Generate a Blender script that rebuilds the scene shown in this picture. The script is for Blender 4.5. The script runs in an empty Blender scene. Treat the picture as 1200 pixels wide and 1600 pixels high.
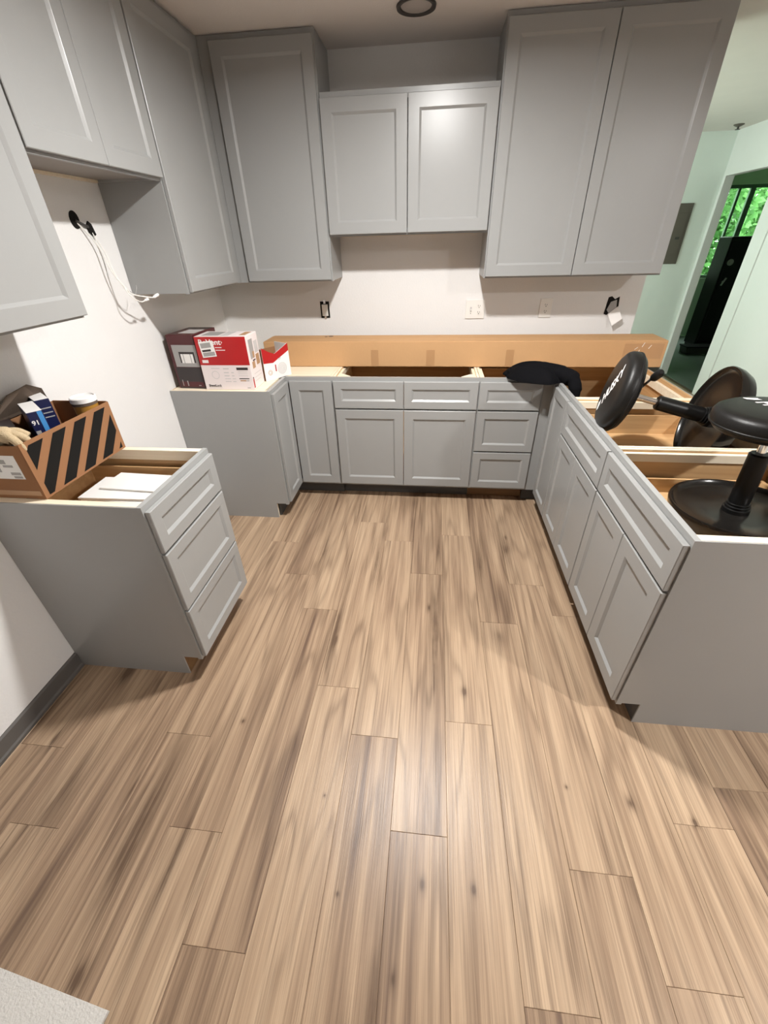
import bpy, bmesh, math, random
from mathutils import Vector, Matrix
random.seed(7)
scene = bpy.context.scene
C = scene.collection
R = math.radians

# ------------------------------------------------------------------ camera
YAW, PITCH, ROLL, FPX = 0.1218, -0.5800, -0.0284, 645.53
cam_d = bpy.data.cameras.new('camera'); cam = bpy.data.objects.new('camera', cam_d); C.objects.link(cam)
_f = Vector((-math.sin(YAW)*math.cos(PITCH), math.cos(YAW)*math.cos(PITCH), math.sin(PITCH)))
_r = Vector((math.cos(YAW), math.sin(YAW), 0)); _u = _r.cross(_f)
_r2 = math.cos(ROLL)*_r + math.sin(ROLL)*_u; _u2 = -math.sin(ROLL)*_r + math.cos(ROLL)*_u
M = Matrix((_r2, _u2, -_f)).transposed().to_4x4(); M.translation = (1.5357, -3.1994, 1.5844)
cam.matrix_world = M
cam_d.sensor_fit = 'VERTICAL'; cam_d.sensor_height = 36; cam_d.lens = FPX/1600*36
cam_d.clip_start = 0.02; cam_d.clip_end = 200
scene.camera = cam

# ------------------------------------------------------------------ world, lights, exposure
CEIL = 2.46
w = bpy.data.worlds.new('World'); scene.world = w; w.use_nodes = True
bg = w.node_tree.nodes['Background']; bg.inputs[0].default_value = (0.86, 0.97, 0.90, 1); bg.inputs[1].default_value = 13.0
L1 = (1.53, -1.62, CEIL); L2 = (3.78, -3.30, CEIL)
LAMP1, LAMP2 = 70.0, 68.0
LAMP_COL = (1.0, 0.98, 0.955)
vs = scene.view_settings
vs.view_transform = 'Standard'; vs.look = 'None'; vs.gamma = 1; vs.use_curve_mapping = False
vs.exposure = 0.0

# ------------------------------------------------------------------ materials
def new_mat(name):
    m = bpy.data.materials.new(name); m.use_nodes = True
    return m, m.node_tree, m.node_tree.nodes['Principled BSDF']
def srgb(r, g, b):
    f = lambda c: (c/255/12.92 if c/255 <= .04045 else ((c/255+.055)/1.055)**2.4)
    return (f(r), f(g), f(b), 1)
def paint(name, col, rough=.5, bump=0.0, bscale=200, var=0.03, spec=.5, metal=0, coat=0):
    m, nt, b = new_mat(name); N = nt.nodes; Lk = nt.links.new
    tc = N.new('ShaderNodeTexCoord'); nz = N.new('ShaderNodeTexNoise'); nz.inputs['Scale'].default_value = 6; nz.inputs['Detail'].default_value = 3
    Lk(tc.outputs['Object'], nz.inputs['Vector'])
    mr = N.new('ShaderNodeMapRange'); mr.inputs[3].default_value = 1-var; mr.inputs[4].default_value = 1+var
    Lk(nz.outputs[0], mr.inputs[0])
    mx = N.new('ShaderNodeMix'); mx.data_type = 'RGBA'; mx.blend_type = 'MULTIPLY'; mx.inputs[0].default_value = 1
    mx.inputs[6].default_value = col if len(col) == 4 else (*col, 1); Lk(mr.outputs[0], mx.inputs[7])
    Lk(mx.outputs[2], b.inputs['Base Color'])
    b.inputs['Roughness'].default_value = rough; b.inputs['Specular IOR Level'].default_value = spec
    b.inputs['Metallic'].default_value = metal; b.inputs['Coat Weight'].default_value = coat
    if bump:
        n2 = N.new('ShaderNodeTexNoise'); n2.inputs['Scale'].default_value = bscale; n2.inputs['Detail'].default_value = 4
        Lk(tc.outputs['Object'], n2.inputs['Vector'])
        bp = N.new('ShaderNodeBump'); bp.inputs['Strength'].default_value = bump; bp.inputs['Distance'].default_value = .004
        Lk(n2.outputs[0], bp.inputs['Height']); Lk(bp.outputs[0], b.inputs['Normal'])
    return m
def grainwood(name, ca, cb, axis=0, rough=.55, sc=40):
    m, nt, b = new_mat(name); N = nt.nodes; Lk = nt.links.new
    tc = N.new('ShaderNodeTexCoord'); mp = N.new('ShaderNodeMapping'); s = [sc, sc, sc]; s[axis] = sc*.06
    mp.inputs['Scale'].default_value = s; Lk(tc.outputs['Object'], mp.inputs[0])
    nz = N.new('ShaderNodeTexNoise'); nz.inputs['Scale'].default_value = 1; nz.inputs['Detail'].default_value = 6; nz.inputs['Distortion'].default_value = .6
    Lk(mp.outputs[0], nz.inputs['Vector'])
    cr = N.new('ShaderNodeValToRGB'); cr.color_ramp.elements[0].position = .3; cr.color_ramp.elements[1].position = .7
    cr.color_ramp.elements[0].color = ca; cr.color_ramp.elements[1].color = cb
    Lk(nz.outputs[0], cr.inputs[0]); Lk(cr.outputs[0], b.inputs['Base Color']); b.inputs['Roughness'].default_value = rough
    return m
def emit(name, col, st):
    m, nt, b = new_mat(name); b.inputs['Base Color'].default_value = (.8, .8, .8, 1)
    b.inputs['Emission Color'].default_value = (*col, 1); b.inputs['Emission Strength'].default_value = st
    return m
MAT = {}
MAT['gray'] = paint('gray_cabinet_paint', (.312, .315, .310), .30, .05, 350, .02)
MAT['wall'] = paint('white_wall_paint', (.755, .748, .738), .85, .25, 90, .02, spec=.25)
MAT['walldaylight'] = paint('wall_paint_daylight_tint', (.80, .86, .825), .85, .25, 90, .02, spec=.25)  # white wall paint with the teal cast of daylight put into its colour
MAT['ceil'] = paint('ceiling_paint', (.74, .70, .67), .95, .3, 120, .03, spec=.1)
MAT['lowwall'] = paint('textured_wall_paint', (.60, .585, .555), .9, .9, 160, .05, spec=.2)
MAT['base'] = paint('gray_vinyl_base', (.105, .097, .09), .5, .1, 60, .06)
MAT['ply'] = grainwood('birch_plywood', (.50, .30, .14, 1), (.64, .42, .21, 1), 0, .5, 30)
MAT['plyy'] = grainwood('birch_plywood_y', (.48, .27, .12, 1), (.62, .39, .19, 1), 1, .5, 30)
MAT['rawedge'] = grainwood('raw_wood_edge', (.80, .68, .50, 1), (.88, .79, .63, 1), 0, .6, 50)
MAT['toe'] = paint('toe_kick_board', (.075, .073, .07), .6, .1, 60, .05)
MAT['joint'] = paint('plank_joint', (.10, .065, .042), .7, .1, 60, .05)
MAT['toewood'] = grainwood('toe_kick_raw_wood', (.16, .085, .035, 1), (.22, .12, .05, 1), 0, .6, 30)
MAT['card'] = paint('corrugated_cardboard', (.53, .315, .155), .8, .25, 60, .06, spec=.2)
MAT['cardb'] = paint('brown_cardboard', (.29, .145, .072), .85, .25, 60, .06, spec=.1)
MAT['carddark'] = paint('dark_and_shaded_card', (.10, .07, .05), .85, .2, 60, .05)
MAT['tape'] = paint('packing_tape', (.44, .25, .12), .3, .05, 60, .03)
MAT['black'] = paint('black_print', (.012, .011, .010), .8, .05, 80, .1, spec=.12)
MAT['blackcloth'] = paint('black_fleece', (.006, .006, .007), .95, .6, 500, .3, spec=.05)
MAT['vinyl'] = paint('black_vinyl', (.007, .0065, .006), .42, .12, 260, .1, spec=.3)
MAT['gloss'] = paint('black_gloss_enamel', (.010, .009, .008), .20, .10, 9, .2, spec=.32)
MAT['blackpl'] = paint('black_plastic', (.006, .006, .006), .38, .05, 60, .1, spec=.3)
MAT['chrome'] = paint('chrome', (.85, .85, .86), .12, 0, 10, .02, metal=1)
MAT['white'] = paint('white_print', (.82, .80, .78), .5, .02, 60, .02)
MAT['whitepl'] = paint('white_plastic', (.80, .78, .74), .35, .02, 60, .01)
MAT['offw'] = paint('pale_pink_print', (.78, .70, .69), .45, .02, 60, .02)
MAT['red'] = paint('red_print', (.42, .010, .012), .4, .02, 60, .05)
MAT['maroon'] = paint('maroon_print', (.075, .012, .014), .35, .02, 60, .1)
MAT['dk'] = paint('dark_print', (.03, .022, .022), .35, .02, 60, .15)
MAT['gr'] = paint('gray_print', (.34, .33, .32), .45, .02, 60, .05)
MAT['gr2'] = paint('light_gray_print', (.55, .53, .52), .45, .02, 60, .05)
MAT['navy'] = paint('navy_print', (.006, .010, .055), .35, .02, 60, .15)
MAT['sky'] = paint('light_blue_print', (.06, .27, .62), .35, .02, 60, .05)
MAT['amber'] = paint('amber_plastic', (.38, .19, .03), .4, .02, 60, .1)
MAT['glove'] = paint('beige_glove_knit', (.55, .43, .27), .9, .8, 300, .1)
MAT['paper'] = paint('white_paper', (.83, .83, .81), .7, .08, 30, .03)
MAT['greige'] = paint('gray_metal_door', (.135, .118, .10), .5, .05, 60, .04, spec=.3)
MAT['dkm'] = paint('dark_metal', (.05, .048, .045), .4, .02, 60, .05)
MAT['tan'] = paint('tan_print', (.42, .25, .13), .5, .02, 60, .1)
MAT['floor2'] = paint('dark_green_gray_floor', (.115, .14, .125), .5, .1, 40, .15)
MAT['green'] = paint('pale_green_wall', (.52, .64, .50), .8, .1, 90, .03)
MAT['barkm'] = paint('bark', (.10, .075, .05), .9, .6, 40, .2)
MAT['ground'] = paint('lawn_ground', (.10, .22, .06), .95, .5, 20, .3)
MAT['frame'] = paint('dark_green_gray_window_frame', (.10, .16, .11), .5, .02, 60, .05)
MAT['lens'] = emit('lamp_lens_lit', (1, .93, .85), 9)
MAT['lensoff'] = paint('lamp_lens_unlit', (.42, .39, .37), .5, .05, 60, .02)
MAT['rim'] = paint('lamp_baffle_dark', (.05, .045, .043), .5, .02, 60, .05)
def leaf_mat():
    m, nt, b = new_mat('leaf'); N = nt.nodes; Lk = nt.links.new
    g = N.new('ShaderNodeNewGeometry'); cr = N.new('ShaderNodeValToRGB')
    cr.color_ramp.elements[0].color = (.045, .15, .032, 1); cr.color_ramp.elements[1].color = (.22, .46, .16, 1)
    Lk(g.outputs['Random Per Island'], cr.inputs[0]); Lk(cr.outputs[0], b.inputs['Base Color'])
    b.inputs['Roughness'].default_value = .6
    tr = N.new('ShaderNodeBsdfTranslucent'); Lk(cr.outputs[0], tr.inputs[0])
    mx = N.new('ShaderNodeMixShader'); mx.inputs[0].default_value = .5
    Lk(b.outputs[0], mx.inputs[1]); Lk(tr.outputs[0], mx.inputs[2]); Lk(mx.outputs[0], N['Material Output'].inputs[0])
    return m
MAT['leaf'] = leaf_mat()
def glass_mat():
    m, nt, b = new_mat('window_glass'); N = nt.nodes; Lk = nt.links.new
    g = N.new('ShaderNodeBsdfGlossy'); g.inputs['Roughness'].default_value = .02
    t = N.new('ShaderNodeBsdfTransparent'); t.inputs[0].default_value = (.93, .97, .94, 1)
    mx = N.new('ShaderNodeMixShader'); mx.inputs[0].default_value = .06
    Lk(t.outputs[0], mx.inputs[1]); Lk(g.outputs[0], mx.inputs[2]); Lk(mx.outputs[0], N['Material Output'].inputs[0])
    return m
MAT['glass'] = glass_mat()

# knots, dark streaks and broad darker patches on the vinyl planks: x, y, half-width, half-length, strength
KNOTS_AND_PATCHES = [(1.722,-2.14,.017,.03,.9),(1.566,-2.778,.016,.03,.8),(1.715,-2.775,.012,.022,.85),(1.497,-2.973,.015,.03,.7),(.843,-2.349,.012,.016,.8),
 (2.43,-2.538,.014,.02,.9),(2.249,-2.501,.02,.035,.75),(2.051,-2.471,.008,.01,.8),(1.226,-2.577,.008,.01,.7),(1.321,-2.824,.008,.01,.7),
 (.136,-2.487,.014,.05,.9),(.237,-2.178,.035,.07,.8),(.68,-3.057,.03,.06,.9),(1.131,-1.922,.016,.07,.8),(1.568,-1.679,.014,.05,.8),(2.04,-1.039,.02,.06,.6),
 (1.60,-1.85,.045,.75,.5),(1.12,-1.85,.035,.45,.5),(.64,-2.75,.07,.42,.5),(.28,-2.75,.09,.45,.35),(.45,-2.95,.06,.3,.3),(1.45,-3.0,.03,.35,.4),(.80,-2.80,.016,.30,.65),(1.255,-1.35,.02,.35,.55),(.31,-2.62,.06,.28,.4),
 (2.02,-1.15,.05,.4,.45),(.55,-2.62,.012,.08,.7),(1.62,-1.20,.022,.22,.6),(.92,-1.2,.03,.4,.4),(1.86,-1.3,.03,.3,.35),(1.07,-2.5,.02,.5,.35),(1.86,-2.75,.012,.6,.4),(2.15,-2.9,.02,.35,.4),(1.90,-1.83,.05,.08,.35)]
def floor_mat():
    m, nt, b = new_mat('oak_vinyl_plank'); N = nt.nodes; Lk = nt.links.new
    tc = N.new('ShaderNodeTexCoord'); oi = N.new('ShaderNodeObjectInfo')
    sep = N.new('ShaderNodeSeparateXYZ'); Lk(tc.outputs['Object'], sep.inputs[0])
    def math_(op, a, b_=None, c=None):
        n = N.new('ShaderNodeMath'); n.operation = op
        for i, v in enumerate((a, b_, c)):
            if v is None: continue
            if isinstance(v, (int, float)): n.inputs[i].default_value = v
            else: Lk(v, n.inputs[i])
        return n.outputs[0]
    rnd = math_('MULTIPLY', oi.outputs['Random'], 37.0)
    def coords(sx, sy, off):
        cb = N.new('ShaderNodeCombineXYZ')
        Lk(math_('MULTIPLY', sep.outputs[0], sx), cb.inputs[0]); Lk(math_('MULTIPLY', sep.outputs[1], sy), cb.inputs[1])
        Lk(math_('ADD', rnd, off), cb.inputs[2]); return cb.outputs[0]
    def noise(v, detail=4, dist=0.0, rough=.55):
        n = N.new('ShaderNodeTexNoise'); n.inputs['Scale'].default_value = 1; n.inputs['Detail'].default_value = detail
        n.inputs['Distortion'].default_value = dist; n.inputs['Roughness'].default_value = rough; Lk(v, n.inputs['Vector']); return n.outputs[0]
    broad = noise(coords(15, .55, 0), 3, .9)
    mid = noise(coords(60, 1.1, 5), 5, .6)
    fine = noise(coords(300, 3.5, 9), 5, .3)
    # cathedral rings
    warp = noise(coords(6, .6, 21), 2, .3)
    ring = math_('SINE', math_('ADD', math_('MULTIPLY', warp, 46.0), math_('MULTIPLY', sep.outputs[0], 34.0)))
    ringm = math_('MULTIPLY', math_('POWER', math_('MULTIPLY_ADD', ring, .5, .5), 4.0), noise(coords(9, 1.7, 33), 2))
    cr = N.new('ShaderNodeValToRGB'); e = cr.color_ramp.elements
    e[0].position = .34; e[0].color = (.150, .096, .066, 1)
    e[1].position = .68; e[1].color = (.505, .368, .246, 1)
    x = e.new(.44); x.color = (.300, .204, .133, 1)
    x = e.new(.55); x.color = (.420, .297, .195, 1)
    v = math_('ADD', math_('MULTIPLY', broad, .62), math_('MULTIPLY', mid, .38))
    tone = math_('MULTIPLY_ADD', oi.outputs['Random'], .11, -.022)
    Lk(math_('ADD', v, tone), cr.inputs[0])
    dark = math_('ADD', math_('MULTIPLY', math_('SUBTRACT', .58, fine), 1.25), math_('MULTIPLY', ringm, .55))
    # knots, streaks and darker patches at fixed places
    geo = N.new('ShaderNodeNewGeometry'); gs = N.new('ShaderNodeSeparateXYZ'); Lk(geo.outputs['Position'], gs.inputs[0])
    wob = math_('MULTIPLY_ADD', noise(coords(60, 14, 50), 3), .9, -.45)
    acc = None
    for (kx, ky, rx, ry, st) in KNOTS_AND_PATCHES:
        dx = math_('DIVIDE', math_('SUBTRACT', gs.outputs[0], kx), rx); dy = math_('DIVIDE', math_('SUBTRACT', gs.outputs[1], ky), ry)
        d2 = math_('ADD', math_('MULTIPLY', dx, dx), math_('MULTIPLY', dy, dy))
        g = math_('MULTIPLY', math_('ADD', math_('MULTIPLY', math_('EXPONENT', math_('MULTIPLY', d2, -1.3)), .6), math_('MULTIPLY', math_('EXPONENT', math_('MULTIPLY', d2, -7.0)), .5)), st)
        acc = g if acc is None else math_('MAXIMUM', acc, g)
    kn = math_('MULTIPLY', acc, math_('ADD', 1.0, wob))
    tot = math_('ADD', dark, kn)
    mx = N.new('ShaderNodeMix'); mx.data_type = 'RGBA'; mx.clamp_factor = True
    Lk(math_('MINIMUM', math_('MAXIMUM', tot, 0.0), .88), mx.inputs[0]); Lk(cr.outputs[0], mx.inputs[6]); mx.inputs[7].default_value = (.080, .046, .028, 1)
    Lk(mx.outputs[2], b.inputs['Base Color'])
    b.inputs['Roughness'].default_value = .36; b.inputs['Specular IOR Level'].default_value = .35
    bp = N.new('ShaderNodeBump'); bp.inputs['Strength'].default_value = .25; bp.inputs['Distance'].default_value = .002
    Lk(math_('ADD', fine, math_('MULTIPLY', mid, .5)), bp.inputs['Height']); Lk(bp.outputs[0], b.inputs['Normal'])
    return m
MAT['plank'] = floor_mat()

# ------------------------------------------------------------------ mesh helpers
class MB:
    def __init__(s): s.v = []; s.f = []
    def add(s, vs, fs):
        o = len(s.v); s.v += [tuple(p) for p in vs]; s.f += [tuple(i+o for i in f) for f in fs]; return s
    def box(s, x0, x1, y0, y1, z0, z1):
        return s.add([(x0,y0,z0),(x1,y0,z0),(x1,y1,z0),(x0,y1,z0),(x0,y0,z1),(x1,y0,z1),(x1,y1,z1),(x0,y1,z1)],
              [(0,3,2,1),(4,5,6,7),(0,1,5,4),(1,2,6,5),(2,3,7,6),(3,0,4,7)])
    def prism(s, poly, n, up=None):      # poly: list of 3d points, n: extrusion vector
        k = len(poly); n = Vector(n)
        vs = [Vector(p) for p in poly] + [Vector(p)+n for p in poly]
        return s.add(vs, [tuple(range(k))[::-1], tuple(range(k, 2*k))] + [(i, (i+1) % k, (i+1) % k + k, i+k) for i in range(k)])
    def lathe(s, prof, seg=32, c=(0,0,0), cap=True):
        n = len(prof); vs = []; fs = []
        for (r, z) in prof:
            for j in range(seg):
                a = 2*math.pi*j/seg; vs.append((c[0]+r*math.cos(a), c[1]+r*math.sin(a), c[2]+z))
        for i in range(n-1):
            for j in range(seg):
                k = (j+1) % seg; fs.append((i*seg+j, i*seg+k, (i+1)*seg+k, (i+1)*seg+j))
        if cap:
            fs.append(tuple(range(seg))[::-1]); fs.append(tuple(range((n-1)*seg, n*seg)))
        return s.add(vs, fs)
    def tube(s, pts, r, seg=8):
        pts = [Vector(p) for p in pts]; n = len(pts); vs = []; fs = []
        rr = r if isinstance(r, (list, tuple)) else [r]*n
        for i, p in enumerate(pts):
            t = (pts[min(i+1, n-1)] - pts[max(i-1, 0)]).normalized()
            a = t.cross(Vector((.31, .52, .79))).normalized(); b = t.cross(a)
            for j in range(seg):
                an = 2*math.pi*j/seg; vs.append(p + rr[i]*(math.cos(an)*a + math.sin(an)*b))
        for i in range(n-1):
            for j in range(seg):
                k = (j+1) % seg; fs.append((i*seg+j, i*seg+k, (i+1)*seg+k, (i+1)*seg+j))
        fs.append(tuple(range(seg))[::-1]); fs.append(tuple(range((n-1)*seg, n*seg)))
        return s.add(vs, fs)
    def build(s, name, mat, parent=None, loc=None, smooth=False, mtx=None, recalc=True, bevel=0):
        off = Vector((0, 0, 0))
        vs = [Vector(p) for p in s.v]
        if mtx is not None: vs = [mtx @ p for p in vs]
        if parent is not None:
            off = Vector(parent.get('_o', (0, 0, 0)))
        elif loc is not None: off = Vector(loc)
        vs = [p-off for p in vs]
        me = bpy.data.meshes.new(name); me.from_pydata(vs, [], s.f)
        bm = bmesh.new(); bm.from_mesh(me)
        if recalc: bmesh.ops.recalc_face_normals(bm, faces=bm.faces)
        if bevel: bmesh.ops.bevel(bm, geom=bm.edges[:], offset=bevel, segments=1, affect='EDGES', clamp_overlap=True)
        bm.to_mesh(me); bm.free()
        if smooth:
            for p in me.polygons: p.use_smooth = True
            try: me.set_sharp_from_angle(angle=R(40))
            except Exception: pass
        me.materials.append(MAT[mat] if isinstance(mat, str) else mat)
        o = bpy.data.objects.new(name, me); C.objects.link(o)
        if parent is not None: o.parent = parent; o['_o'] = tuple(off)
        elif loc is not None: o.location = off; o['_o'] = tuple(off)
        return o
def thing(name, label, cat, loc, group=None):
    o = bpy.data.objects.new(name, None); C.objects.link(o); o.empty_display_size = .05
    o.location = loc; o['_o'] = tuple(loc); o['label'] = label; o['category'] = cat
    if group: o['group'] = group
    return o
def tag(o, label, cat, group=None):
    o['label'] = label; o['category'] = cat
    if group: o['group'] = group
    return o
def struct(o, label=None):
    o['kind'] = 'structure'
    if label: o['label'] = label
    return o
def bx(name, mat, parent, x0, x1, y0, y1, z0, z1, bevel=0, **k):
    return MB().box(x0, x1, y0, y1, z0, z1).build(name, mat, parent, bevel=bevel, **k)
def sbox(name, mat, x0, x1, y0, y1, z0, z1, label=None):
    return struct(MB().box(x0, x1, y0, y1, z0, z1).build(name, mat), label)
def frame(U, V, N, O):
    m = Matrix((Vector(U), Vector(V), Vector(N))).transposed().to_4x4(); m.translation = Vector(O); return m
def text(name, s, mat, parent, mtx, size, shear=0, depth=.0004, width=None):
    cu = bpy.data.curves.new('t', 'FONT'); cu.body = s; cu.size = size; cu.extrude = depth; cu.shear = shear
    cu.align_x = 'CENTER'; cu.align_y = 'CENTER'; cu.offset = size*.018; cu.resolution_u = 3
    to = bpy.data.objects.new('t', cu); C.objects.link(to)
    dg = bpy.context.evaluated_depsgraph_get(); me = bpy.data.meshes.new_from_object(to.evaluated_get(dg))
    bpy.data.objects.remove(to)
    off = Vector(parent.get('_o', (0, 0, 0)))
    xs = [v.co.x for v in me.vertices]; sx = width/(max(xs)-min(xs)) if width else 1
    for v in me.vertices: v.co = mtx @ Vector((v.co.x*sx, v.co.y, v.co.z)) - off
    me.materials.clear(); me.materials.append(MAT[mat])
    o = bpy.data.objects.new(name, me); C.objects.link(o); o.parent = parent
    return o

# ------------------------------------------------------------------ structure
KX = 2.879          # free end of the kitchen back wall
RX = 4.60           # right-hand room wall
FY = 2.90           # far wall
# sub floor + planks
fl = struct(MB().box(-.1, RX+.05, -7.3, FY+.1, -.06, -.004).build('floor', 'joint'), 'light oak plank floor')
fl['_o'] = (0, 0, 0)
PW, PL = .1804, 1.235
known = {0: -2.655, -1: -2.36, -2: -2.165, -3: -2.968, -4: -2.714, -5: -2.42, 1: -2.275, 2: -1.75, 3: -2.70, -7: -2.756, -6: -1.95}
for i in range(-9, 19):
    xa = 1.461 + i*PW; xb = xa + PW
    xa = max(xa, .002); xb = min(xb, RX-.002)
    if xb-xa < .01: continue
    j0 = known.get(i, -2.7 + random.random()*PL)
    y = j0
    while y > -7.18: y -= PL
    while y < FY-.003:
        ya, yb = max(y, -7.18), min(y+PL, FY-.003)
        y += PL
        if yb-ya < .02: continue
        g = .0003; ch = .0009
        cx, cy = 1.461+i*PW+PW/2, ya
        A = [(xa+g, ya+g), (xb-g, ya+g), (xb-g, yb-g), (xa+g, yb-g)]
        B = [(xa+g+ch, ya+g+ch), (xb-g-ch, ya+g+ch), (xb-g-ch, yb-g-ch), (xa+g+ch, yb-g-ch)]
        vs_ = [(p[0]-cx, p[1]-cy, -.004) for p in A] + [(p[0]-cx, p[1]-cy, -ch) for p in A] + [(p[0]-cx, p[1]-cy, 0) for p in B]
        fs_ = [(0,1,5,4),(1,2,6,5),(2,3,7,6),(3,0,4,7),(4,5,9,8),(5,6,10,9),(6,7,11,10),(7,4,8,11),(8,9,10,11)]
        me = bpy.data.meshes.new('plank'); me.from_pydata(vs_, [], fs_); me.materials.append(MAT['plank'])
        o = bpy.data.objects.new('plank', me); C.objects.link(o); o.parent = fl; o.location = (cx, cy, 0)
# ceilings and walls
sbox('ceiling', 'ceil', -.12, 8.2, -7.3, 5.7, CEIL, CEIL+.1)
sbox('wall_left', 'wall', -.12, 0, -7.3, .12, 0, CEIL)
sbox('wall_back', 'wall', 0, KX, 0, .12, 0, CEIL)
sbox('wall_front', 'wall', 0, RX, -7.3, -7.2, 0, CEIL)
sbox('wall_far', 'walldaylight', 1.4, RX+.08, FY, FY+.12, 0, CEIL)
# wall of the far area with a window added for daylight (out of sight behind the kitchen wall)
def wall_with_hole(name, mat, axis, a0, a1, t0, t1, h0, h1, z0, z1, z_top=CEIL):
    m = MB()
    for (p0, p1, q0, q1) in ((a0, h0, 0, z_top), (h1, a1, 0, z_top), (h0, h1, z1, z_top), (h0, h1, 0, z0)):
        if p1-p0 < 1e-4 or q1-q0 < 1e-4: continue
        if axis == 'y': m.box(t0, t1, p0, p1, q0, q1)
        else: m.box(p0, p1, t0, t1, q0, q1)
    return struct(m.build(name, mat))
wall_with_hole('wall_side', 'wall', 'y', .12, FY, 1.4, 1.52, .55, 2.45, .75, 2.15)
wall_with_hole('wall_right', 'wall', 'y', -7.3, FY, RX, RX+.08, 1.985, 2.86, 0, 2.10)
def window(name, axis, t, h0, h1, z0, z1, bars, mat='frame', label=None, fw=.045):
    fr = MB()
    def b(p0, p1, q0, q1, d=.025):
        if axis == 'y': fr.box(t-d, t+d, p0, p1, q0, q1)
        else: fr.box(p0, p1, t-d, t+d, q0, q1)
    b(h0, h1, z0, z0+fw); b(h0, h1, z1-fw, z1); b(h0, h0+fw, z0+fw, z1-fw); b(h1-fw, h1, z0+fw, z1-fw)
    o = fr.build(name, mat); struct(o, label); o['_o'] = (0, 0, 0)
    edges = [h0+fw] + [q for bb in bars for q in (bb[0]-bb[1]/2, bb[0]+bb[1]/2)] + [h1-fw]
    for (c_, w_) in bars:
        m = MB()
        if axis == 'y': m.box(t-.022, t+.022, c_-w_/2, c_+w_/2, z0+fw, z1-fw)
        else: m.box(c_-w_/2, c_+w_/2, t-.022, t+.022, z0+fw, z1-fw)
        m.build('mullion', mat, o)
    for k in range(0, len(edges), 2):
        m = MB()
        if axis == 'y': m.box(t-.003, t+.003, edges[k], edges[k+1], z0+fw, z1-fw)
        else: m.box(edges[k], edges[k+1], t-.003, t+.003, z0+fw, z1-fw)
        m.build('pane', 'glass', o)
    return o
window('window_added', 'y', 1.46, .55, 2.45, .75, 2.15, [(1.5, .05)], 'whitepl', 'white framed window added for daylight, out of sight behind the kitchen wall')
# room beyond the doorway
sbox('wall_beyond_right', 'green', 8.05, 8.2, 1.4, 5.62, 0, CEIL)
sbox('wall_beyond_near', 'green', RX+.08, 8.05, 1.4, 1.52, 0, CEIL)
sbox('wall_beyond_left', 'green', RX, RX+.08, FY+.12, 5.62, 0, CEIL)
sbox('floor_beyond', 'floor2', RX+.05, 8.05, 1.52, 5.5, -.06, -.001, 'dark grey green floor beyond the doorway')
wall_with_hole('wall_beyond_far', 'green', 'x', RX+.08, 8.05, 5.50, 5.62, 5.45, 7.45, .92, 2.19)
window('window_1', 'x', 5.56, 5.45, 7.45, .92, 2.19, [(6.236, .035), (6.43, .075), (6.95, .035)], 'frame', 'window full of bright green foliage seen through the doorway')
# portals help the sampler find the daylight; they emit nothing themselves
for (loc, rot, sx, sy) in (((1.395, 1.5, 1.45), (0, R(-90), 0), 1.4, 1.9), ((6.45, 5.64, 1.555), (R(-90), 0, 0), 2.0, 1.27)):
    ld = bpy.data.lights.new('daylight_portal', 'AREA'); ld.shape = 'RECTANGLE'; ld.size = sx; ld.size_y = sy; ld.cycles.is_portal = True
    lo = bpy.data.objects.new('daylight_portal', ld); C.objects.link(lo); lo.location = loc; lo.rotation_euler = rot
# door lining of the opening
t = MB(); t.box(RX-.004, RX+.084, 2.845, 2.86, 0, 2.10); t.box(RX-.004, RX+.084, 1.985, 2.000, 0, 2.10); t.box(RX-.004, RX+.084, 2.000, 2.845, 2.085, 2.10)
struct(t.build('trim_1', 'wall'), 'white lining of the doorway in the right wall')
struct(MB().box(RX-.012, RX, 1.80, 1.984, 0, 2.12).build('trim_2', 'wall'), 'white upright casing on the near side of the doorway')
# baseboards
def baseboard(name, pts_n, x0, x1, y0, y1, h=.085):
    o = struct(MB().box(x0, x1, y0, y1, 0, h).build(name, 'base')); return o
t = MB(); t.prism([(0, -7.2, 0), (.014, -7.2, 0), (.014, -7.2, .012), (.009, -7.2, .02), (.009, -7.2, .078), (.004, -7.2, .085), (0, -7.2, .085)], (0, 5.04, 0))
struct(t.build('baseboard_left', 'base'), 'dark grey vinyl baseboard along the left wall')
baseboard('baseboard_right', None, RX-.012, RX, -7.2, 1.795)
baseboard('baseboard_far', None, 1.52, RX-.012, FY-.012, FY)
# ------------------------------------------------------------------ recessed ceiling lamps
def can_light(label, loc, lit, power=0, size=.075):
    root = thing('recessed_light', label, 'light', (loc[0], loc[1], CEIL), 'recessed ceiling lights')
    m = MB(); m.lathe([(size*.98, -.001), (size*1.28, -.001), (size*1.25, -.009), (size*1.02, -.006), (size*.98, -.001)], 40, (loc[0], loc[1], CEIL), cap=False)
    m.build('trim_ring', 'whitepl' if lit else 'rim', root, smooth=True)
    m = MB(); m.lathe([(size*.99, -.002), (size*.9, -.005), (size*.6, -.010), (.001, -.012)], 40, (loc[0], loc[1], CEIL))
    m.build('lens', 'lens' if lit else 'lensoff', root, smooth=True)
    if lit:
        ld = bpy.data.lights.new('lamp', 'AREA'); ld.shape = 'DISK'; ld.size = size*2; ld.energy = power; ld.color = LAMP_COL; ld.spread = R(172)
        lo = bpy.data.objects.new('lamp', ld); C.objects.link(lo); lo.parent = root; lo.location = (0, 0, -.016)
can_light('lit recessed ceiling light above the middle of the kitchen floor', L1, True, LAMP1)
can_light('lit recessed ceiling light over the open room behind the peninsula', L2, True, LAMP2)
can_light('unlit round recessed ceiling light above the short wall cabinet', (1.405, -.420, CEIL), False, size=.070)
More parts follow.
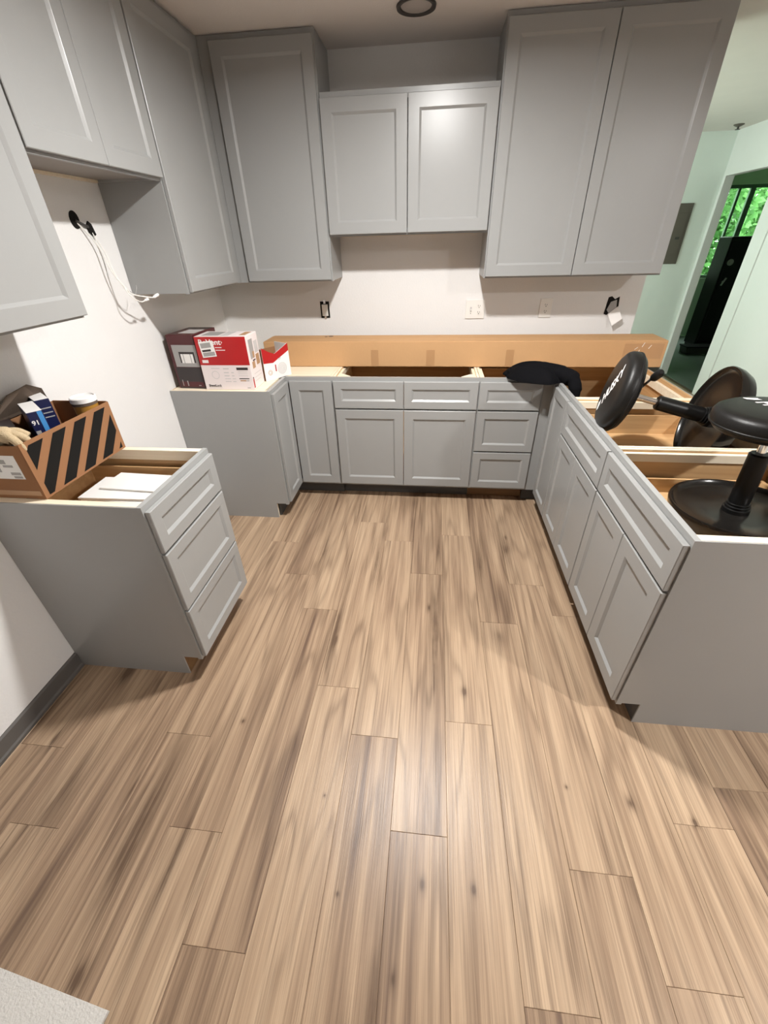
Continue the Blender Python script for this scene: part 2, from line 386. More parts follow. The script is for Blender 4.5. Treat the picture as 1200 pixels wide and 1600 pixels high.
root = thing('fire_sprinkler', 'small dark sprinkler head on the ceiling by the doorway', 'sprinkler', (4.436, 2.605, CEIL))
MB().lathe([(.045, 0), (.045, -.006), (.02, -.018), (.012, -.018)], 24, (4.436, 2.605, CEIL)).build('escutcheon', 'greige', root, smooth=True)
MB().lathe([(.009, -.018), (.009, -.035), (.022, -.037), (.022, -.041), (.004, -.043)], 16, (4.436, 2.605, CEIL)).build('deflector', 'dkm', root, smooth=True)

# ------------------------------------------------------------------ cabinets
ZT, ZS1, ZDS, ZB = .855, .683, .672, .1245
D2A, D2B, D3A = .672, .4005, .391
HB, TK, DP = .876, .1143, .61
def shaker(root, name, F, u0, u1, v0, v1, n0, stile=.057, t=.019, panel_name='panel', label=None):
    """five-piece shaker front: frame F maps (u along width, v up, n outward)."""
    m = MB(); c = .0022; bv = .011; dp = .0085
    def loop(i, n): return [(u0+i, v0+i, n), (u1-i, v0+i, n), (u1-i, v1-i, n), (u0+i, v1-i, n)]
    loops = [loop(.004, n0), loop(0, n0+.002), loop(0, n0+t-c), loop(c, n0+t), loop(stile, n0+t), loop(stile+.0015, n0+t-.001), loop(stile+bv, n0+t-dp), loop(stile+bv, n0+.004)]
    vs_ = [p for l in loops for p in l]; fs_ = []
    k = len(loops)
    for a in range(k):
        b = (a+1) % k
        for j in range(4):
            j2 = (j+1) % 4; fs_.append((a*4+j, a*4+j2, b*4+j2, b*4+j))
    m.add(vs_, fs_)
    d = m.build(name, 'gray', root, mtx=F)
    if label: d['label'] = label
    i = stile+bv-.003
    p = MB().box(u0+i, u1-i, v0+i, v1-i, n0+.005, n0+t-dp-.0003)
    p.build(panel_name, 'gray', d, mtx=F)
    return d
def base_cab(label, O, U, N, wdt, fronts, exposed=(False, False), group='grey base cabinets', toe='toe', blocks=True, drawer=None, name='base_cabinet', rail_back=True, depth=DP, toe_ext=(0, 0)):
    """O: back left floor corner; U along the front, N outward. fronts: list of (kind,u0,u1,v0,v1)."""
    F = frame(U, (0, 0, 1), N, O)     # local: u, v(up), n(outward)
    mid = Vector(O) + Vector(U)*wdt/2 + Vector(N)*depth/2
    root = thing(name, label, 'cabinet', (mid.x, mid.y, 0), group)
    def B(nm, mat, u0, u1, v0, v1, n0, n1, bevel=0): return MB().box(u0, u1, v0, v1, n0, n1).build(nm, mat, root, mtx=F, bevel=bevel)
    T = .016; FFD = .019; nf = depth-FFD
    wood = 'ply'
    tw = .070
    for k, (ua, ub) in enumerate(((0.0016, T), (wdt-T, wdt-.0016))):
        ex = exposed[k]
        a, b = ua, ub
        if ex:
            a, b = (ua+.005, ub) if k == 0 else (ua, ub-.005)
        poly = [(a, 0, .004), (a, 0, nf-tw-.013), (a, TK, nf-tw-.013), (a, TK, nf), (a, HB-.001, nf), (a, HB-.001, .004)]
        MB().prism([(p[0], min(p[1], HB-.005), p[2]) for p in poly], (b-a, 0, 0)).build('side_panel', 'ply', root, mtx=F)
        B('top_edge', 'rawedge', a, b, HB-.005, HB-.001, .004, nf)
        if ex:
            ea, eb = (ua, ua+.005) if k == 0 else (ub-.005, ub)
            poly = [(ea, 0, .002), (ea, 0, nf-tw+.002), (ea, TK, nf-tw+.002), (ea, TK, nf), (ea, HB-.002, nf), (ea, HB-.002, .002)]
            e_ = MB().prism(poly, (eb-ea, 0, 0)).build('end_panel', 'gray', root, mtx=F)
    B('back_panel', wood, T, wdt-T, TK, HB-.002, .004, .010)
    B('bottom_panel', wood, T, wdt-T, TK, TK+.012, .011, nf)
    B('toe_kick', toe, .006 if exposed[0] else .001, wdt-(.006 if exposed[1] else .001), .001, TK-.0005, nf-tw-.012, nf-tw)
    if rail_back: B('stretcher', 'rawedge', T, wdt-T, HB-.075, HB-.002, .011, .027)
    # inner liner strips on the sides (raw rails seen from above)
    for (a, b) in ((T, T+.018), (wdt-T-.018, wdt-T)):
        B('rail', 'rawedge', a, b, HB-.045, HB-(.0015 if exposed[0 if a < wdt/2 else 1] else .012), .03, nf-.001)
    if blocks:
        for (a, s) in ((T+.019, 1), (wdt-T-.019, -1)):
            MB().prism([(a, HB-.030, nf-.001), (a+s*.075, HB-.030, nf-.001), (a+s*.075, HB-.030, nf-.02), (a+s*.018, HB-.030, nf-.075), (a, HB-.030, nf-.075)], (0, .027, 0)).build('corner_block', 'rawedge', root, mtx=F)
    # face frame as one ring with mid rails
    m = MB(); sw = .038
    m.box(0, sw, TK-.006, HB, nf, depth); m.box(wdt-sw, wdt, TK-.006, HB, nf, depth); m.box(sw, wdt-sw, HB-.040, HB, nf, depth); m.box(sw, wdt-sw, TK-.006, TK+.03, nf, depth)
    m.box(sw, wdt-sw, ZS1-.02, ZS1+.012, nf, depth)
    m.build('face_frame', 'gray', root, mtx=F)
    for fr in fronts:
        kind, u0, u1, v0, v1 = fr[:5]
        shaker(root, kind, F, u0, u1, v0, v1, depth+.0006, stile=.047 if kind == 'drawer_front' else .057)
    if drawer:
        zb, zt_, n_back = drawer
        m = MB(); a, b = T+.020, wdt-T-.020
        B('drawer_side', wood, a, a+.009, zb, zt_, n_back, nf-.002); B('drawer_side', wood, b-.009, b, zb, zt_, n_back, nf-.002)
        B('drawer_back', wood, a+.0095, b-.0095, zb, zt_, n_back, n_back+.013)
        B('drawer_box_front', wood, a+.0095, b-.0095, zb, zt_, nf-.016, nf-.002)
        B('drawer_bottom', wood, a+.0095, b-.0095, zb+.006, zb+.012, n_back+.013, nf-.016)
    return root
g = .0018
# --- back run, facing the camera
X0, X1, X2, X3 = .9144, 1.3665, 1.8288, 2.210
NB, UB = (0, -1, 0), (1, 0, 0)
sw_ = X2-X0
base_cab('grey sink base cabinet with two drawer fronts over two doors', (X0, 0, 0), UB, NB, sw_, [
    ('drawer_front', .004, X1-X0-g, ZS1, ZT), ('drawer_front', X1-X0+g, sw_-.004, ZS1, ZT),
    ('door', .006, X1-X0-g, ZB, ZDS), ('door', X1-X0+g, sw_-.006, ZB, ZDS)])
dw = X3-X2
base_cab('narrow grey base cabinet with three drawers under the black garment', (X2, 0, 0), UB, NB, dw, [
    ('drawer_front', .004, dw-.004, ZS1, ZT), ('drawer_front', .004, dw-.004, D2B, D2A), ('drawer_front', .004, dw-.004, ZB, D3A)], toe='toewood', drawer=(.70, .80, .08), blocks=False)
# --- lazy susan corner cabinet
CY = .918
root = thing('corner_base_cabinet', 'grey corner base cabinet with two folded narrow doors holding three printed boxes', 'cabinet', (.45, -.45, 0), 'grey base cabinets')
T = .016
FFx = .61
def W(nm, mat, *a, **k): return bx(nm, mat, root, *a, **k)
# end panel facing the camera with toe notch
poly = [(.002, -CY, 0), (.525, -CY, 0), (.525, -CY, TK), (.591, -CY, TK), (.591, -CY, HB-.001), (.002, -CY, HB-.001)]
MB().prism(poly, (0, .006, 0)).build('end_panel', 'gray', root)
poly = [(.004, -CY+.0065, 0), (.523, -CY+.0065, 0), (.523, -CY+.0065, TK), (.591, -CY+.0065, TK), (.591, -CY+.0065, HB), (.004, -CY+.0065, HB)]
MB().prism(poly, (0, T, 0)).build('side_panel', 'rawedge', root)
W('side_panel', 'rawedge', X0-T-.001, X0-.001, -.591, -.004, TK, HB-.001)
W('back_panel', 'ply', .002, .010, -CY+.024, -.012, TK, HB-.002); W('back_panel', 'ply', .012, X0-T-.002, -.010, -.002, TK, HB-.002)
m = MB(); m.prism([(.012, -CY+.024, TK), (.59, -CY+.024, TK), (.59, -.59, TK), (X0-T-.002, -.59, TK), (X0-T-.002, -.012, TK), (.012, -.012, TK)], (0, 0, .012)); m.build('bottom_panel', 'ply', root)
# plywood top shelf under the boxes
m = MB(); m.prism([(.012, -CY+.024, HB-.014), (.575, -CY+.024, HB-.014), (.575, -.575, HB-.014), (X0-T-.002, -.575, HB-.014), (X0-T-.002, -.012, HB-.014), (.012, -.012, HB-.014)], (0, 0, .0135)); m.build('top_panel', 'rawedge', root)
m = MB(); m.prism([(.523, -CY+.03, .001), (.535, -CY+.03, .001), (.535, -.535, .001), (X0-.002, -.535, .001), (X0-.002, -.523, .001), (.523, -.523, .001)], (0, 0, TK-.002)); m.build('toe_kick', 'toe', root)
m = MB()
m.box(.591, FFx, -CY, -CY+.038, TK-.006, HB); m.box(.591, FFx, -CY+.038, -.591, HB-.04, HB); m.box(.591, FFx, -CY+.038, -.591, TK-.006, TK+.03)
m.box(X0-.038, X0, -FFx, -.591, TK-.006, HB); m.box(FFx-.019, X0-.038, -FFx, -.591, HB-.04, HB); m.box(FFx-.019, X0-.038, -FFx, -.591, TK-.006, TK+.03)
m.build('face_frame', 'gray', root)
FL = frame((0, 1, 0), (0, 0, 1), (1, 0, 0), (0, -CY, 0))
shaker(root, 'door', FL, .014, CY-.6325, ZB, ZT, FFx+.0006)
FB = frame((1, 0, 0), (0, 0, 1), (0, -1, 0), (0, 0, 0))
shaker(root, 'door', FB, .6325, X0-.006, ZB, ZT, FFx+.0006)
# --- right run (peninsula), facing left
XB = 2.882
RYA, RYB, RYC = -.971, -1.591, -2.212
NR, UR = (-1, 0, 0), (0, -1, 0)
# blind corner cabinet
root = thing('corner_base_cabinet', 'open topped corner base cabinet with one narrow door between drawers and peninsula', 'cabinet', (2.55, -.5, 0), 'grey base cabinets')
W('side_panel', 'rawedge', 2.275, XB, RYA+.001, RYA+T, TK, HB-.001)
W('side_panel', 'plyy', X3+.001, X3+T, -.591, -.004, TK, HB-.001)
W('back_panel', 'ply', X3+T, XB-T, -.010, -.002, TK, HB-.002); W('side_panel', 'plyy', XB-T, XB-.001, RYA+T+.001, -.002, 0, HB-.001)
W('rail', 'rawedge', XB-T-.022, XB-T-.001, RYA+T+.001, -.012, HB-.06, HB-.02)
W('rail', 'rawedge', 2.30, XB-T-.024, RYA+T+.001, RYA+T+.030, HB-.05, HB-.012)
W('bottom_panel', 'ply', 2.30, XB-T-.001, RYA+T+.001, -.011, TK, TK+.012)
W('shelf', 'ply', 2.31, XB-T-.002, RYA+T+.002, -.30, .62, .634)
W('toe_kick', 'toe', 2.345, 2.357, RYA+.002, -.54, .001, TK)
W('toe_kick', 'toe', X3+.001, 2.344, -.552, -.540, .001, TK)
W('filler', 'gray', X3+.0005, 2.291, -.610, -.592, TK-.006, HB)
m = MB(); m.box(2.272, 2.291, RYA+.0005, RYA+.03, TK-.006, HB); m.box(2.272, 2.291, RYA+.03, -.645, HB-.04, HB); m.box(2.272, 2.291, RYA+.03, -.645, TK-.006, TK+.03); m.box(2.272, 2.291, -.645, -.611, TK-.006, HB)
m.build('face_frame', 'gray', root)
FR = frame(UR, (0, 0, 1), NR, (XB, 0, 0))
shaker(root, 'door', FR, .676, .966, ZB, ZT, DP+.0006, stile=.05)
r1 = base_cab('grey peninsula base cabinet with the tipped stool in its open top', (XB, RYA, 0), UR, NR, RYA-RYB, [
    ('drawer_front', .004, .616, ZS1, ZT), ('door', .004, .3015, ZB, ZDS), ('door', .3045, .616, ZB, ZDS)], drawer=(.690, .80, .06), blocks=False)
r2 = base_cab('end peninsula base cabinet nearest the camera with upright stool in it', (XB, RYB, 0), UR, NR, RYB-RYC, [
    ('drawer_front', .004, .616, ZS1, ZT), ('door', .004, .3085, ZB, ZDS), ('door', .3115, .616, ZB, ZDS)], exposed=(False, True), drawer=(.690, .762, .035), blocks=False)
# finished back of the peninsula
tag(bx('finished_panel', 'gray', None, XB+.001, XB+.008, RYC, -.01, 0, HB-.002), 'grey finished panel along the back of the peninsula', 'panel')
# --- left drawer base
LY0, LY1 = -2.160, -1.690
base_cab('grey three drawer base cabinet carrying the striped cardboard box', (0, LY0, 0), (0, 1, 0), (1, 0, 0), LY1-LY0, [
    ('drawer_front', .006, LY1-LY0-.006, ZS1, ZT), ('drawer_front', .006, LY1-LY0-.006, D2B, D2A), ('drawer_front', .006, LY1-LY0-.006, ZB, D3A)],
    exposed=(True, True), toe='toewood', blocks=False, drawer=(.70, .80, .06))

# --- wall cabinets
UBZ, UTZ, CT = 1.392, 2.434, 2.4575
def wall_cab(label, O, U, N, wdt, z0, z1, doors, group='grey wall cabinets', depth=.305, stile0=.038, stile1=.038):
    F = frame(U, (0, 0, 1), N, O); mid = Vector(O) + Vector(U)*wdt/2 + Vector(N)*depth/2
    root = thing('wall_cabinet', label, 'cabinet', (mid.x, mid.y, z0), group)
    def B(nm, mat, u0, u1, v0, v1, n0, n1): return MB().box(u0, u1, v0, v1, n0, n1).build(nm, mat, root, mtx=F)
    T = .014; nf = depth-.019; e = .0006
    B('side_panel', 'gray', e, T, z0+.003, z1-.001, .001, nf); B('side_panel', 'gray', wdt-T, wdt-e, z0+.003, z1-.001, .001, nf)
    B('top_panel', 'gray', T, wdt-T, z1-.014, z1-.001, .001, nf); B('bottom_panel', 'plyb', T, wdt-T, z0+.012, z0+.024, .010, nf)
    B('back_panel', 'ply', T, wdt-T, z0+.024, z1-.014, .001, .008)
    B('hanging_rail', 'rawedge', T, wdt-T, z0+.001, z0+.0115, .001, .016)
    m = MB(); s = stile0
    m.box(e, s, z0, z1, nf, depth); s1 = stile1; m.box(wdt-s1, wdt-e, z0, z1, nf, depth); m.box(s, wdt-s1, z1-.04, z1, nf, depth); m.box(s, wdt-s1, z0, z0+.035, nf, depth)
    m.build('face_frame', 'gray', root, mtx=F)
    for (u0, u1, v0, v1) in doors: shaker(root, 'door', F, u0, u1, v0, v1, depth+.0006)
    return root
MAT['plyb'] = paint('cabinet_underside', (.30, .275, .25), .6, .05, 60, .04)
wall_cab('tall grey wall cabinet left of the short one on the back wall', (.3058, 0, 0), UB, NB, .5992, 1.384, CT, [(.0635, .5912, UBZ, UTZ)], stile0=.075)
wall_cab('short two door wall cabinet in the middle above the sink base', (.9065, 0, 0), UB, NB, .914, 1.612, 2.229, [(.002, .4557, 1.622, 2.2045), (.4593, .910, 1.622, 2.2045)])
wall_cab('wide two door tall wall cabinet on the right of the back wall', (1.8225, 0, 0), UB, NB, .999, 1.384, CT, [(.007, .4985, UBZ, UTZ), (.5025, .991, UBZ, UTZ)])
UL, NL = (0, 1, 0), (1, 0, 0)
cl = wall_cab('tall grey wall cabinet in the left corner beside the wiring', (0, -.972, 0), UL, NL, .968, 1.384, CT, [(.008, .593, UBZ, UTZ)], stile1=.41)
wall_cab('short two door wall cabinet on the left wall over the range gap', (0, -1.717, 0), UL, NL, .744, 1.832, CT, [(.006, .3765, 1.8415, UTZ), (.3795, .739, 1.8415, UTZ)])
wall_cab('nearest tall grey wall cabinet cropped by the left photo edge', (0, -2.176, 0), UL, NL, .458, 1.384, CT, [(.006, .456, UBZ, UTZ)])

# ------------------------------------------------------------------ wall fittings
def outlet_face(root, cx, cz, y):
    for dz in (.0195, -.0195):
        m = MB(); m.lathe([(.0165, 0), (.0165, .0015)], 20); mt = frame((1, 0, 0), (0, 0, 1), (0, -1, 0), (cx, y, cz+dz))
        r_ = m.build('receptacle', 'whitepl', root, mtx=mt)
        MB().box(-.0075, -.0050, -.002, .007, .0012, .0022).build('slot', 'dkm', r_, mtx=mt); MB().box(.0045, .0070, -.002, .006, .0012, .0022).build('slot', 'dkm', r_, mtx=mt)
        MB().lathe([(.003, .0012), (.003, .0022)], 10, (0, -.008, 0)).build('slot', 'dkm', r_, mtx=mt)
root = thing('outlet_plate', 'white wide wall plate with a switch and an outlet', 'outlet', (1.816, -.001, 1.178), 'wall plates on the back wall')
bx('plate', 'whitepl', root, 1.752, 1.880, -.008, -.0005, 1.119, 1.237, bevel=.002)
outlet_face(root, 1.842, 1.178, -.008)
bx('switch_slot', 'gr2', root, 1.782, 1.794, -.0095, -.008, 1.164, 1.192); bx('toggle', 'whitepl', root, 1.785, 1.791, -.018, -.0095, 1.170, 1.180); bx('screw', 'dkm', root, 1.7855, 1.7905, -.0092, -.008, 1.150, 1.154)
root = thing('outlet_plate', 'narrow white outlet plate in the shade under the wide wall cabinet', 'outlet', (2.285, -.001, 1.18), 'wall plates on the back wall')
bx('plate', 'whitepl', root, 2.246, 2.325, -.008, -.0005, 1.122, 1.239, bevel=.002); outlet_face(root, 2.2855, 1.18, -.008)
root = thing('light_switch', 'uncovered light switch in a black wall box above the long carton', 'switch', (.762, -.001, 1.185))
m = MB(); x0, x1, z0, z1 = .730, .794, 1.132, 1.238
m.box(x0, x0+.010, -.004, -.0005, z0, z1); m.box(x1-.010, x1, -.004, -.0005, z0, z1); m.box(x0+.010, x1-.010, -.004, -.0005, z0, z0+.012); m.box(x0+.010, x1-.010, -.004, -.0005, z1-.018, z1)
m.build('wall_box', 'black', root)
bx('rocker', 'whitepl', root, x0+.011, x1-.011, -.012, -.001, z0+.0125, z1-.0185, bevel=.003)
bx('mounting_strap', 'chrome', root, .755, .769, -.006, -.0042, z0-.006, z0+.011); bx('mounting_strap', 'chrome', root, .755, .769, -.006, -.0042, z1-.014, z1+.008)
root = thing('wall_opening', 'torn dark electrical opening with a loose drywall flap on back wall', 'opening', (2.707, -.001, 1.18))
MB().prism([(2.672, -.0025, 1.140), (2.690, -.0025, 1.133), (2.755, -.0025, 1.180), (2.748, -.0025, 1.243), (2.722, -.0025, 1.228), (2.700, -.0025, 1.246), (2.680, -.0025, 1.240)], (0, .002, 0)).build('hole', 'black', root)
MB().prism([(2.684, -.004, 1.165), (2.700, -.004, 1.212), (2.735, -.004, 1.226), (2.744, -.004, 1.172), (2.700, -.004, 1.146)], (0, .001, 0)).build('torn_paper', 'gr', root)
MB().prism([(2.698, -.006, 1.142), (2.752, -.005, 1.186), (2.782, -.045, 1.118), (2.728, -.045, 1.074)], (-.002, -.004, -.002)).build('flap', 'white', root)
# wiring on the left wall
root = thing('loose_wiring', 'white cables hanging out of a black hole in the left wall', 'wiring', (0, -1.16, 1.66))
MB().lathe([(.026, .0005), (.026, .004), (.001, .0045)], 20).build('hole', 'black', root, mtx=frame((0, 1, 0), (0, 0, 1.25), (1, 0, 0), (0, -1.201, 1.692)), smooth=True)
MB().prism([(.001, -1.146, 1.672), (.001, -1.128, 1.690), (.001, -1.112, 1.678), (.001, -1.102, 1.640), (.001, -1.120, 1.632), (.001, -1.140, 1.648)], (.006, 0, 0)).build('torn_hole', 'black', root)
MB().tube([(.003, -1.201, 1.690), (.012, -1.175, 1.676), (.006, -1.140, 1.668)], .006).build('cable', 'dkm', root, smooth=True)
def bez(p, n=24):
    p = [Vector(q) for q in p]; out = []
    for i in range(len(p)-1):
        a, b = p[i], p[i+1]; ta = (p[min(i+1, len(p)-1)]-p[max(i-1, 0)])*.5; tb = (p[min(i+2, len(p)-1)]-p[i])*.5
        for k in range(n):
            s = k/n; h = (2*s**3-3*s*s+1, s**3-2*s*s+s, -2*s**3+3*s*s, s**3-s*s); out.append(h[0]*a+h[1]*ta+h[2]*b+h[3]*tb)
    out.append(p[-1]); return out
MB().tube(bez([(.003, -1.195, 1.682), (.03, -1.150, 1.60), (.055, -1.150, 1.50), (.09, -1.145, 1.435), (.10, -1.135, 1.415)], 10), .0032, 6).build('cable', 'whitepl', root, smooth=True)
MB().tube(bez([(.003, -1.125, 1.650), (.03, -1.115, 1.57), (.055, -1.130, 1.48), (.095, -1.130, 1.41), (.13, -1.07, 1.385), (.15, -1.035, 1.378)], 10), .0032, 6).build('cable', 'whitepl', root, smooth=True)
MB().tube(bez([(.09, -1.145, 1.435), (.11, -1.150, 1.395), (.13, -1.115, 1.368), (.135, -1.085, 1.372)], 8), .0026, 6).build('wire', 'whitepl', root, smooth=True)
MB().tube(bez([(.095, -1.13, 1.42), (.10, -1.10, 1.398), (.10, -1.075, 1.42), (.10, -1.07, 1.435)], 8), .0015, 6).build('wire', 'gr', root, smooth=True)
MB().tube([(.150, -1.036, 1.3785), (.151, -1.030, 1.380), (.155, -1.008, 1.386), (.156, -1.000, 1.388)], [.004, .0065, .008, .006], 10).build('wire_connector', 'white', root, smooth=True)
MB().tube([(.134, -1.088, 1.371), (.137, -1.066, 1.374)], [.005, .007], 8).build('wire_connector', 'white', root, smooth=True)
# breaker panel on the far wall
root = thing('breaker_panel', 'grey brown electrical panel door on the far wall', 'panel', (4.20, FY, 1.57))
bx('frame', 'greige', root, 4.02, 4.385, FY-.012, FY-.0005, 1.275, 1.86, bevel=.003)
bx('door', 'greige', root, 4.05, 4.355, FY-.019, FY-.0125, 1.37, 1.77, bevel=.002)
bx('latch', 'dkm', root, 4.285, 4.33, FY-.022, FY-.0195, 1.52, 1.545)
# safe beyond the doorway
root = thing('safe', 'tall black safe with dial and handle beyond the doorway', 'safe', (6.10, 4.65, 0))
bx('body', 'blackpl', root, 5.80, 6.44, 4.485, 4.82, .03, 1.52, bevel=.01); bx('plinth', 'dkm', root, 5.815, 6.425, 4.50, 4.80, 0, .03)
dr = bx('door', 'blackpl', root, 5.82, 6.42, 4.460, 4.484, .09, 1.48, bevel=.006)
mt = frame((1, 0, 0), (0, 0, 1), (0, -1, 0), (5.875, 4.460, 1.20))
MB().lathe([(.042, 0), (.042, .012), (.032, .018), (.030, .012), (.016, .014), (.016, .035), (.001, .036)], 28).build('dial', 'gr', dr, mtx=mt, smooth=True)
MB().tube([(5.850, 4.437, .90), (5.890, 4.437, 1.00)], .012, 10).build('handle', 'gr', dr, smooth=True)
MB().tube([(5.870, 4.459, .95), (5.870, 4.437, .95)], .014, 10).build('handle_hub', 'gr', dr, smooth=True)
root = thing('storage_bin', 'low dark bin on the floor in front of the safe', 'bin', (5.75, 4.08, 0))
m = MB(); m.prism([(5.45, 3.98, 0), (5.98, 3.98, 0), (6.0, 3.97, .10), (5.43, 3.97, .10)], (0, .2, 0)); m.build('body', 'dkm', root); bx('lid', 'blackpl', root, 5.42, 6.01, 3.955, 4.185, .10, .115, bevel=.003)

# ------------------------------------------------------------------ long carton on the back run
root = thing('carton', 'long narrow brown cardboard carton lying across the back cabinets', 'box', (1.71, -.25, HB))
bxx = bx('body', 'card', root, .400, 2.968, -.352, -.148, HB+.001, 1.037, bevel=.003)
bx('flap', 'card', root, .415, 2.955, -.350, -.2512, 1.0375, 1.0400); bx('flap', 'card', root, .415, 2.955, -.2488, -.150, 1.0375, 1.0400)
bx('end_flap', 'carddark', root, 2.9685, 2.9715, -.335, -.165, .885, 1.03)  # end of the carton, its shade put into a darker card colour
for (x, w_) in ((1.155, .05), (1.524, .055), (2.032, .05)):
    bx('tape', 'tape', root, x-w_/2, x+w_/2, -.3530, -.3521, .885, .985)
bx('tape', 'tape', root, 2.72, 2.95, -.3530, -.3521, .93, 1.02)
for (x, z, a) in ((2.78, .985, .5), (2.82, 1.0, 1.0), (2.80, .96, .9), (2.86, .99, .8)):
    MB().prism([(x, -.3536, z), (x+.02*math.cos(a), -.3536, z+.03*math.sin(a)), (x+.02*math.cos(a)+.003, -.3536, z+.03*math.sin(a)), (x+.004, -.3536, z)], (0, .0005, 0)).build('painted_glint', 'white', root)  # highlights on the tape, painted in as white slivers
m = MB(); m.lathe([(.012, 0), (.010, .0006)], 12, (.80, -.20, 1.0402)); m.build('scuff', 'carddark', root)
MB().lathe([(.018, 0), (.014, .0006)], 12, (.83, -.185, 1.0402)).build('scuff', 'carddark', root)

# ------------------------------------------------------------------ printed boxes on the corner cabinet
def face_print(root, F, items):
    for (mat, nm, u0, u1, v0, v1, n) in items: MB().box(u0, u1, v0, v1, n, n+.0004).build(nm, mat, root, mtx=F)
# red and white fan box
root = thing('fan_box', 'red and white printed box with a price sticker, front of the corner cabinet', 'box', (.366, -.80, HB))
bx('body', 'offw', root, .218, .514, -.886, -.720, HB+.0005, 1.168, bevel=.002)
F = frame((1, 0, 0), (0, 0, 1), (0, -1, 0), (.218, -.886, HB))
MB().box(.0008, .2952, .140, .2912, .0002, .0006).build('red_band', 'red', root, mtx=F)
face_print(root, F, [('gr2', 'print_line', .06, .11, .120, .124, .0002), ('gr2', 'print_line', .13, .165, .117, .124, .0002), ('gr2', 'print_line', .13, .16, .096, .101, .0002), ('gr2', 'print_line', .175, .19, .096, .101, .0002),
   ('gr2', 'print_line', .13, .16, .078, .083, .0002), ('gr2', 'print_line', .175, .19, .078, .083, .0002), ('gr2', 'print_line', .13, .165, .062, .066, .0002), ('gr2', 'print_line', .175, .195, .062, .066, .0002), ('gr2', 'print_line', .13, .165, .046, .050, .0002), ('gr2', 'print_line', .175, .195, .046, .050, .0002),
   ('dk', 'print_block', .210, .278, .113, .127, .0002), ('gr2', 'print_line', .215, .272, .102, .105, .0002), ('gr2', 'print_line', .215, .272, .092, .094, .0002), ('gr2', 'print_line', .215, .272, .080, .082, .0002),
   ('dk', 'print_block', .216, .276, .062, .067, .0002), ('tan', 'print_block', .220, .255, .050, .056, .0002), ('gr', 'print_block', .256, .274, .051, .055, .0002), ('gr', 'print_line', .255, .275, .010, .014, .0002), ('gr2', 'print_line', .022, .10, .011, .013, .0002)])
m = MB(); m.lathe([(.020, 0), (.0225, 0), (.0225, .0004), (.020, .0004), (.020, 0)], 24, (.078, .085, .0002), cap=False); m.build('fan_drawing', 'gr2', root, mtx=F)
text('lettering', 'ReVent', 'white', root, F @ Matrix.Translation((.085, .262, .0008)), .040, width=.128)
MB().prism([(.152, .254, .0006), (.160, .262, .0006), (.152, .270, .0006), (.156, .262, .0006)], (0, 0, .0004)).build('lettering', 'white', root, mtx=F)
MB().box(.112, .150, .233, .237, .0006, .001).build('print_line', 'offw', root, mtx=F); MB().box(.112, .168, .219, .223, .0006, .001).build('print_line', 'offw', root, mtx=F)
text('lettering', 'SheetLock', 'dk', root, F @ Matrix.Translation((.060, .024, .0004)), .020, width=.078)
st = MB().box(-.042, .042, -.042, .042, .0012, .0016).build('price_sticker', 'white', root, mtx=F @ Matrix.Translation((.066, .226, 0)) @ Matrix.Rotation(R(6), 4, 'Z'))
for (a, b, c_, d_, mm) in ((-.034, .026, .008, .034, 'gr'), (-.034, .018, -.012, -.001, 'dk'), (-.034, .036, -.036, -.016, 'gr')):
    MB().box(a, b, c_, d_, .0017, .002).build('sticker_print', mm, st, mtx=F @ Matrix.Translation((.066, .226, 0)) @ Matrix.Rotation(R(6), 4, 'Z'))
MB().box(.018, .054, .152, .168, .0006, .001).build('print_block', 'offw', root, mtx=F)
F = frame((0, 1, 0), (0, 0, 1), (1, 0, 0), (.514, -.886, HB))
face_print(root, F, [('gr', 'photo_print', .028, .085, .165, .268, .0002), ('tan', 'photo_print', .060, .085, .168, .20, .0006), ('dk', 'photo_print', .050, .088, .150, .158, .0004), ('tan', 'photo_print', .035, .075, .112, .148, .0002), ('gr2', 'photo_print', .10, .15, .185, .25, .0002), ('tan', 'photo_print', .10, .15, .12, .178, .0002),
   ('red', 'print_strip', .004, .020, .010, .060, .0002), ('dk', 'print_strip', .005, .019, .062, .070, .0002), ('gr2', 'print_line', .04, .14, .08, .083, .0002), ('gr2', 'print_line', .04, .14, .06, .063, .0002), ('gr2', 'print_line', .04, .12, .04, .043, .0002)])
F = frame((1, 0, 0), (0, 1, 0), (0, 0, 1), (.218, -.886, 1.168))
face_print(root, F, [('gr', 'top_print', .03, .13, .03, .14, .0002), ('gr2', 'top_print', .14, .19, .02, .15, .0002), ('offw', 'top_print', .20, .24, .03, .15, .0002), ('tan', 'top_print', .245, .28, .04, .14, .0002)])
# maroon fan box
root = thing('fan_box', 'dark maroon printed box with a picture of a square fan cover', 'box', (.12, -.74, HB))
Mx = Matrix.Translation((.038, -.862, HB)) @ Matrix.Rotation(R(-3), 4, 'Z')
bd = MB().box(0, .168, 0, .25, .0005, .298).build('body', 'maroon', root, mtx=Mx, bevel=.002)
F = Mx @ frame((1, 0, 0), (0, 0, 1), (0, -1, 0), (0, 0, 0))
face_print(root, F, [('gr', 'picture', .020, .167, .125, .245, .0002), ('dk', 'picture', .012, .167, .002, .122, .0003), ('dk', 'fan_cover', .055, .150, .148, .208, .0006), ('white', 'fan_cover', .064, .140, .146, .196, .0012), ('gr', 'fan_cover', .078, .082, .146, .196, .0017), ('gr', 'fan_cover', .122, .126, .146, .196, .0017),
   ('gr', 'print_line', .03, .034, .015, .05, .0008), ('gr', 'print_line', .06, .066, .015, .045, .0008), ('gr', 'print_line', .13, .145, .016, .021, .0008), ('maroon', 'print_block', .02, .165, .01, .04, .0005)])
F = Mx @ frame((1, 0, 0), (0, 1, 0), (0, 0, 1), (0, 0, .298))
